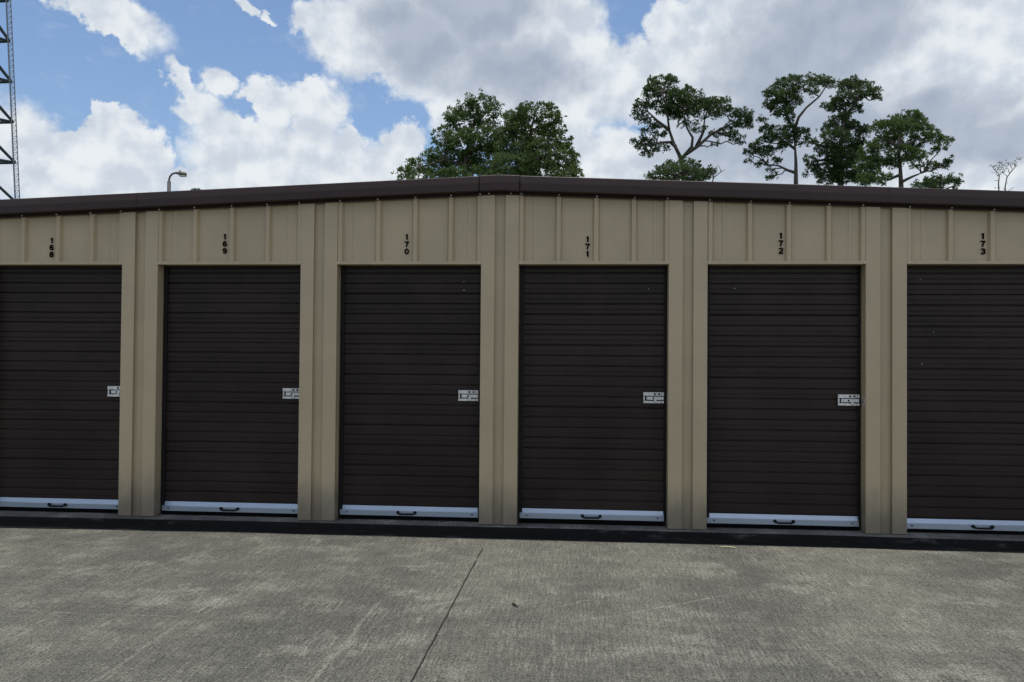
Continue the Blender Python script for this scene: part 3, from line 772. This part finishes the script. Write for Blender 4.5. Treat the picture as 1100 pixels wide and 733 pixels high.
tree('pine_tree', 'open flat topped pine with forked limbs, right of the roof peak', 'tree', 50, [(735, 200), (733, 183), (731.5, 171)],
     [[(732, 171), (724, 155), (719, 140), (717, 124), (712, 100)], [(726, 158), (720, 153), (712, 153), (700, 156)], [(733, 170), (743, 158), (744, 148), (738, 138), (734, 120)], [(735, 167), (750, 157), (762, 146), (775, 138), (788, 132)], [(748, 158), (755, 143), (757, 128)], [(719, 140), (706, 130), (696, 120)]],
     [(711, 86, 15, 5), (702, 92, 9, 6), (721, 86, 8, 5), (699, 100, 9, 8), (693, 110, 7, 5), (716, 98, 12, 7), (728, 102, 12, 8), (738, 98, 9, 6), (745, 107, 14, 8), (733, 112, 16, 7), (685, 113, 6, 6), (684, 121, 5, 4), (713, 113, 14, 7), (764, 109, 14, 5), (776, 110, 9, 6), (757, 118, 16, 6), (775, 119, 14, 6), (790, 120, 7, 5), (800, 122, 8, 6), (799, 131, 9, 7), (788, 136, 10, 6), (806, 131, 4, 4), (691, 127, 8, 5), (700, 135, 9, 5), (692, 139, 5, 4), (707, 143, 8, 4), (732, 122, 16, 5), (738, 133, 12, 3), (750, 138, 8, 3), (775, 143, 12, 4), (790, 147, 8, 4), (796, 151, 3, 2), (768, 154, 3, 2.5), (695, 155, 14, 7), (683, 151, 6, 3), (697, 163, 8, 4), (713, 157, 6, 4), (720, 118, 12, 6)], 13, dens=1.65, needle='needles_dark', size=0.21, r0=0.27, nbl=11)
tree('round_tree', 'low dark bushy tree top under the open forked pine', 'tree', 40, [(735, 205), (735, 196), (734, 186)], [],
     [(730, 174, 14, 6), (742, 177, 10, 6), (716, 180, 10, 5), (712, 187, 14, 6), (700, 189, 7, 5), (732, 187, 24, 9), (752, 186, 16, 8), (763, 182, 5, 4)], 14, dens=1.5, needle='needles_dark', size=0.20)
tree('pine_tree', 'tall pine with a bent bare lower trunk, left of the three right-hand pines', 'tree', 50, [(855, 215), (855, 195), (855, 175), (854, 157), (852.5, 138)],
     [[(853, 140), (858, 126), (866, 116), (880, 104), (888, 92)], [(853, 140), (845, 125), (843, 108), (850, 92)], [(855, 186), (846, 183), (836, 178), (824, 177)], [(854, 160), (842, 152), (832, 145)]],
     [(864, 85, 20, 4.5), (880, 87, 12, 5), (891, 87, 8, 5), (848, 87, 12, 5), (838, 92, 8, 6), (832, 101, 10, 6), (826, 99, 5, 4), (829, 111, 9, 5), (843, 101, 9, 6), (857, 98, 10, 5), (871, 96, 7, 4), (819, 127, 7, 3), (838, 111, 12, 7), (852, 108, 8, 6), (846, 121, 10, 7), (835, 120, 6, 4), (824, 137, 9, 4), (834, 143, 12, 7), (847, 138, 8, 7), (861, 142, 8, 6), (864, 150, 6, 4), (849, 149, 9, 6), (820, 151, 8, 5), (812, 158, 9, 5), (806, 163, 6, 4), (824, 161, 13, 5), (837, 156, 8, 6), (818, 174, 8, 3), (833, 171, 6, 4), (829, 187, 6, 4), (804, 171, 3, 2), (826, 180, 3, 3)], 15, dens=1.7, needle='needles_dark', size=0.21, r0=0.22, nbl=11)
tree('pine_tree', 'tall crowded pine in the middle of the three right-hand pines', 'tree', 53, [(903, 215), (903, 197), (903, 170), (905, 140), (909, 118)],
     [[(905, 130), (918, 112), (926, 98)], [(904, 160), (885, 158), (875, 154)], [(903, 175), (885, 172), (872, 174)], [(904, 165), (925, 165)]],
     [(916, 87, 10, 6), (909, 92, 9, 7), (927, 91, 10, 5), (936, 98, 9, 6), (943, 104, 4, 4), (926, 100, 11, 5), (906, 103, 12, 6), (890, 112, 7, 5), (900, 112, 9, 6), (918, 111, 10, 5), (923, 117, 5, 3), (906, 121, 6, 5), (904, 131, 14, 9), (888, 137, 6, 6), (918, 137, 12, 7), (897, 146, 16, 8), (875, 153, 6, 4), (914, 152, 14, 7), (890, 160, 13, 7), (871, 172, 7, 6), (879, 180, 7, 6), (903, 168, 14, 11), (866, 187, 4, 3), (880, 187, 6, 4), (906, 185, 14, 11), (893, 176, 10, 9), (921, 172, 10, 9), (928, 140, 6, 5), (925, 188, 12, 8), (940, 172, 10, 8), (916, 162, 12, 8), (890, 190, 12, 7)], 16, dens=1.7, needle='needles_dark', size=0.21, r0=0.30)
tree('pine_tree', 'broad spreading pine, rightmost of the three right-hand pines', 'tree', 47, [(968, 215), (968, 199), (967, 180), (965, 160), (967, 140)],
     [[(967, 188), (955, 193), (944, 190)], [(968, 196), (980, 190), (990, 186)], [(966, 160), (985, 150), (1005, 148)], [(965, 158), (950, 150), (940, 145)]],
     [(972, 124, 17, 5), (985, 129, 9, 6), (955, 131, 12, 6), (944, 136, 9, 6), (968, 137, 18, 8), (991, 138, 13, 7), (1003, 144, 9, 6), (1015, 149, 9, 5), (1010, 158, 8, 4), (982, 152, 13, 6), (953, 150, 16, 8), (970, 164, 15, 8), (958, 174, 12, 6), (986, 166, 12, 6), (935, 160, 11, 9), (934, 176, 14, 9), (943, 191, 14, 6), (1014, 175, 7, 4), (1019, 170, 4, 3), (1000, 177, 10, 4), (985, 177, 6, 3), (930, 192, 10, 6)], 17, dens=1.7, size=0.21, r0=0.22)
tree('round_tree', 'small dark tree top low over the roof at the foot of the broad pine', 'tree', 38, [(1010, 215), (1010, 205), (1010, 198)], [],
     [(992, 195, 9, 5), (1003, 191, 7, 5), (1012, 195, 9, 6), (1024, 191, 8, 5), (1027, 197, 6, 4), (998, 200, 10, 5)], 18, dens=1.6, needle='needles_dark', size=0.18)
tree('round_tree', 'tiny far tree top just over the roof beside the street lamp', 'tree', 80, [(213, 215), (213, 206), (213, 202)], [], [(211.5, 202.2, 2.0, 0.8), (208, 203.2, 1.4, 0.7), (214.5, 203, 1.5, 0.7)], 19, dens=1.5, needle='needles_dark', size=0.2, r0=0.12)
# sparse sapling at the far right and the dead twigs
def sapling(name, label, Y, stems, leaves, seed, r0, group=None):
    rg = random.Random(seed); pb = at(stems[0][0][0], stems[0][0][1], Y)
    root = empty(name, (pb.x, Y, GZ), label, 'tree', group); O = root.location.copy()
    b = MB(); b.tube([(0, 0, 0), at(*stems[0][0], Y)-O], [r0*1.6, r0], 7)
    base0 = at(*stems[0][0], Y)-O
    for s_i, (st, ra) in enumerate([(s_, r0*(0.8 if i < 2 else 0.45)) for i, s_ in enumerate(stems)]):
        pts = [at(u, v, Y)+Vector((0, rg.uniform(-.25, .25)*(i > 0), 0))-O for i, (u, v) in enumerate(st)]
        if (pts[0]-base0).length > 0.3 and s_i < 2: pts = [base0-Vector((0, 0, 1.2))]+pts
        b.tube(pts, [ra*(1-0.65*i/(len(pts)-1)) for i in range(len(pts))], 6)
    b.build('trunk', M['bark2'], root, smooth=True)
    cr = MB()
    for (u, v, n) in leaves:
        c = at(u, v, Y)+Vector((0, rg.uniform(-.3, .3), 0))-O
        for _ in range(n): tuft(cr, c+Vector((rg.gauss(0, .07), rg.gauss(0, .07), rg.gauss(0, .05))), Vector((0, 0, 1)), 0.11, rg, 4)
    if leaves: cr.build('crown', M['needles_dark'], root)
    return root
def Q(pts): return [(1030+x/14.66, 160+y/14.66) for x, y in pts]
sapling('sapling', 'thin nearly bare sapling with few leaves at the far right over the roof', 33,
        [Q([(735, 700), (745, 600), (770, 440), (800, 390), (860, 300), (900, 250), (930, 205)]), Q([(632, 700), (625, 540), (615, 430), (570, 390), (540, 330), (535, 280)]),
         Q([(770, 440), (710, 360), (690, 290), (700, 230)]), Q([(615, 430), (625, 360), (660, 260), (662, 215)]), Q([(615, 430), (680, 370), (700, 330)]), Q([(800, 390), (745, 335), (790, 285), (810, 200)]), Q([(840, 320), (840, 240), (870, 205)]), Q([(730, 650), (690, 615)]), Q([(760, 680), (820, 630), (870, 600)]), Q([(690, 290), (620, 310), (590, 270)]), Q([(880, 280), (935, 255)]), Q([(625, 500), (595, 485)]), Q([(760, 540), (790, 525)])],
        [(*Q([p])[0], n) for p, n in (((550, 272), 4), ((580, 262), 3), ((662, 222), 5), ((705, 265), 4), ((690, 305), 4), ((625, 310), 3), ((810, 195), 6), ((830, 195), 3), ((845, 240), 3), ((870, 210), 2), ((930, 200), 4), ((935, 255), 5), ((785, 285), 3), ((745, 330), 3), ((725, 212), 3), ((550, 325), 2), ((720, 365), 3), ((640, 600), 2), ((680, 375), 2))], 21, 0.036, 'bare saplings over the roof')
sapling('sapling', 'leafless dead branch poking over the roof right of the bushy tree top', 38,
        [[(763, 203), (766, 192), (772, 187), (780, 181)], [(766, 192), (765, 184), (771, 178)], [(775, 185), (772, 176)]], [], 22, 0.05, 'bare saplings over the roof')

# ------------------------------------------------------------------ small litter
def litter(name, label, cat, u, v, L_, wd, ang, mt, z=GZ+0.004, group=None):
    p = on_ground(u, v, z); b = MB(); n = 10; vs = []; fs = []
    for i in range(n+1):
        t = i/n-0.5; ww = wd*(1-(2*t)**2)**0.5*0.5+0.0006; cy = 0.05*L_*math.cos(t*3); zz = 0.002*math.cos(t*7)+0.003
        vs += [(t*L_, cy-ww, zz), (t*L_, cy+ww, zz+0.003), (t*L_, cy+ww, zz+0.0045), (t*L_, cy-ww, zz+0.0015)]
    for i in range(n):
        for k in range(4): fs.append((i*4+k, i*4+(k+1) % 4, (i+1)*4+(k+1) % 4, (i+1)*4+k))
    fs += [(3, 2, 1, 0), (n*4, n*4+1, n*4+2, n*4+3)]
    b.add(vs, fs); o = b.build(name, mt); o.location = (p.x, p.y, z); o.rotation_euler = (0, 0, ang)
    return tag(o, label, cat, group)
litter('fallen_leaf', 'small dark curled leaf lying on the sunlit concrete right of the joint', 'leaf', 553, 650, 0.085, 0.014, R(118), M['deadleaf'])
litter('dry_stalk', 'pale yellow dry stalk at the shadow edge before door 172', 'stalk', 782, 588.5, 0.13, 0.012, R(-6), M['drystick'])
for u, v, lab in ((545/3.49+320, 561.5, 'dark scrap of litter on the slab under door 170'), (890, 569, 'dark crumbs of litter on the slab under door 172')):
    litter('litter_scrap', lab, 'litter', u, v-1, 0.05, 0.02, 0.3, M['deadleaf'], z=0.001)
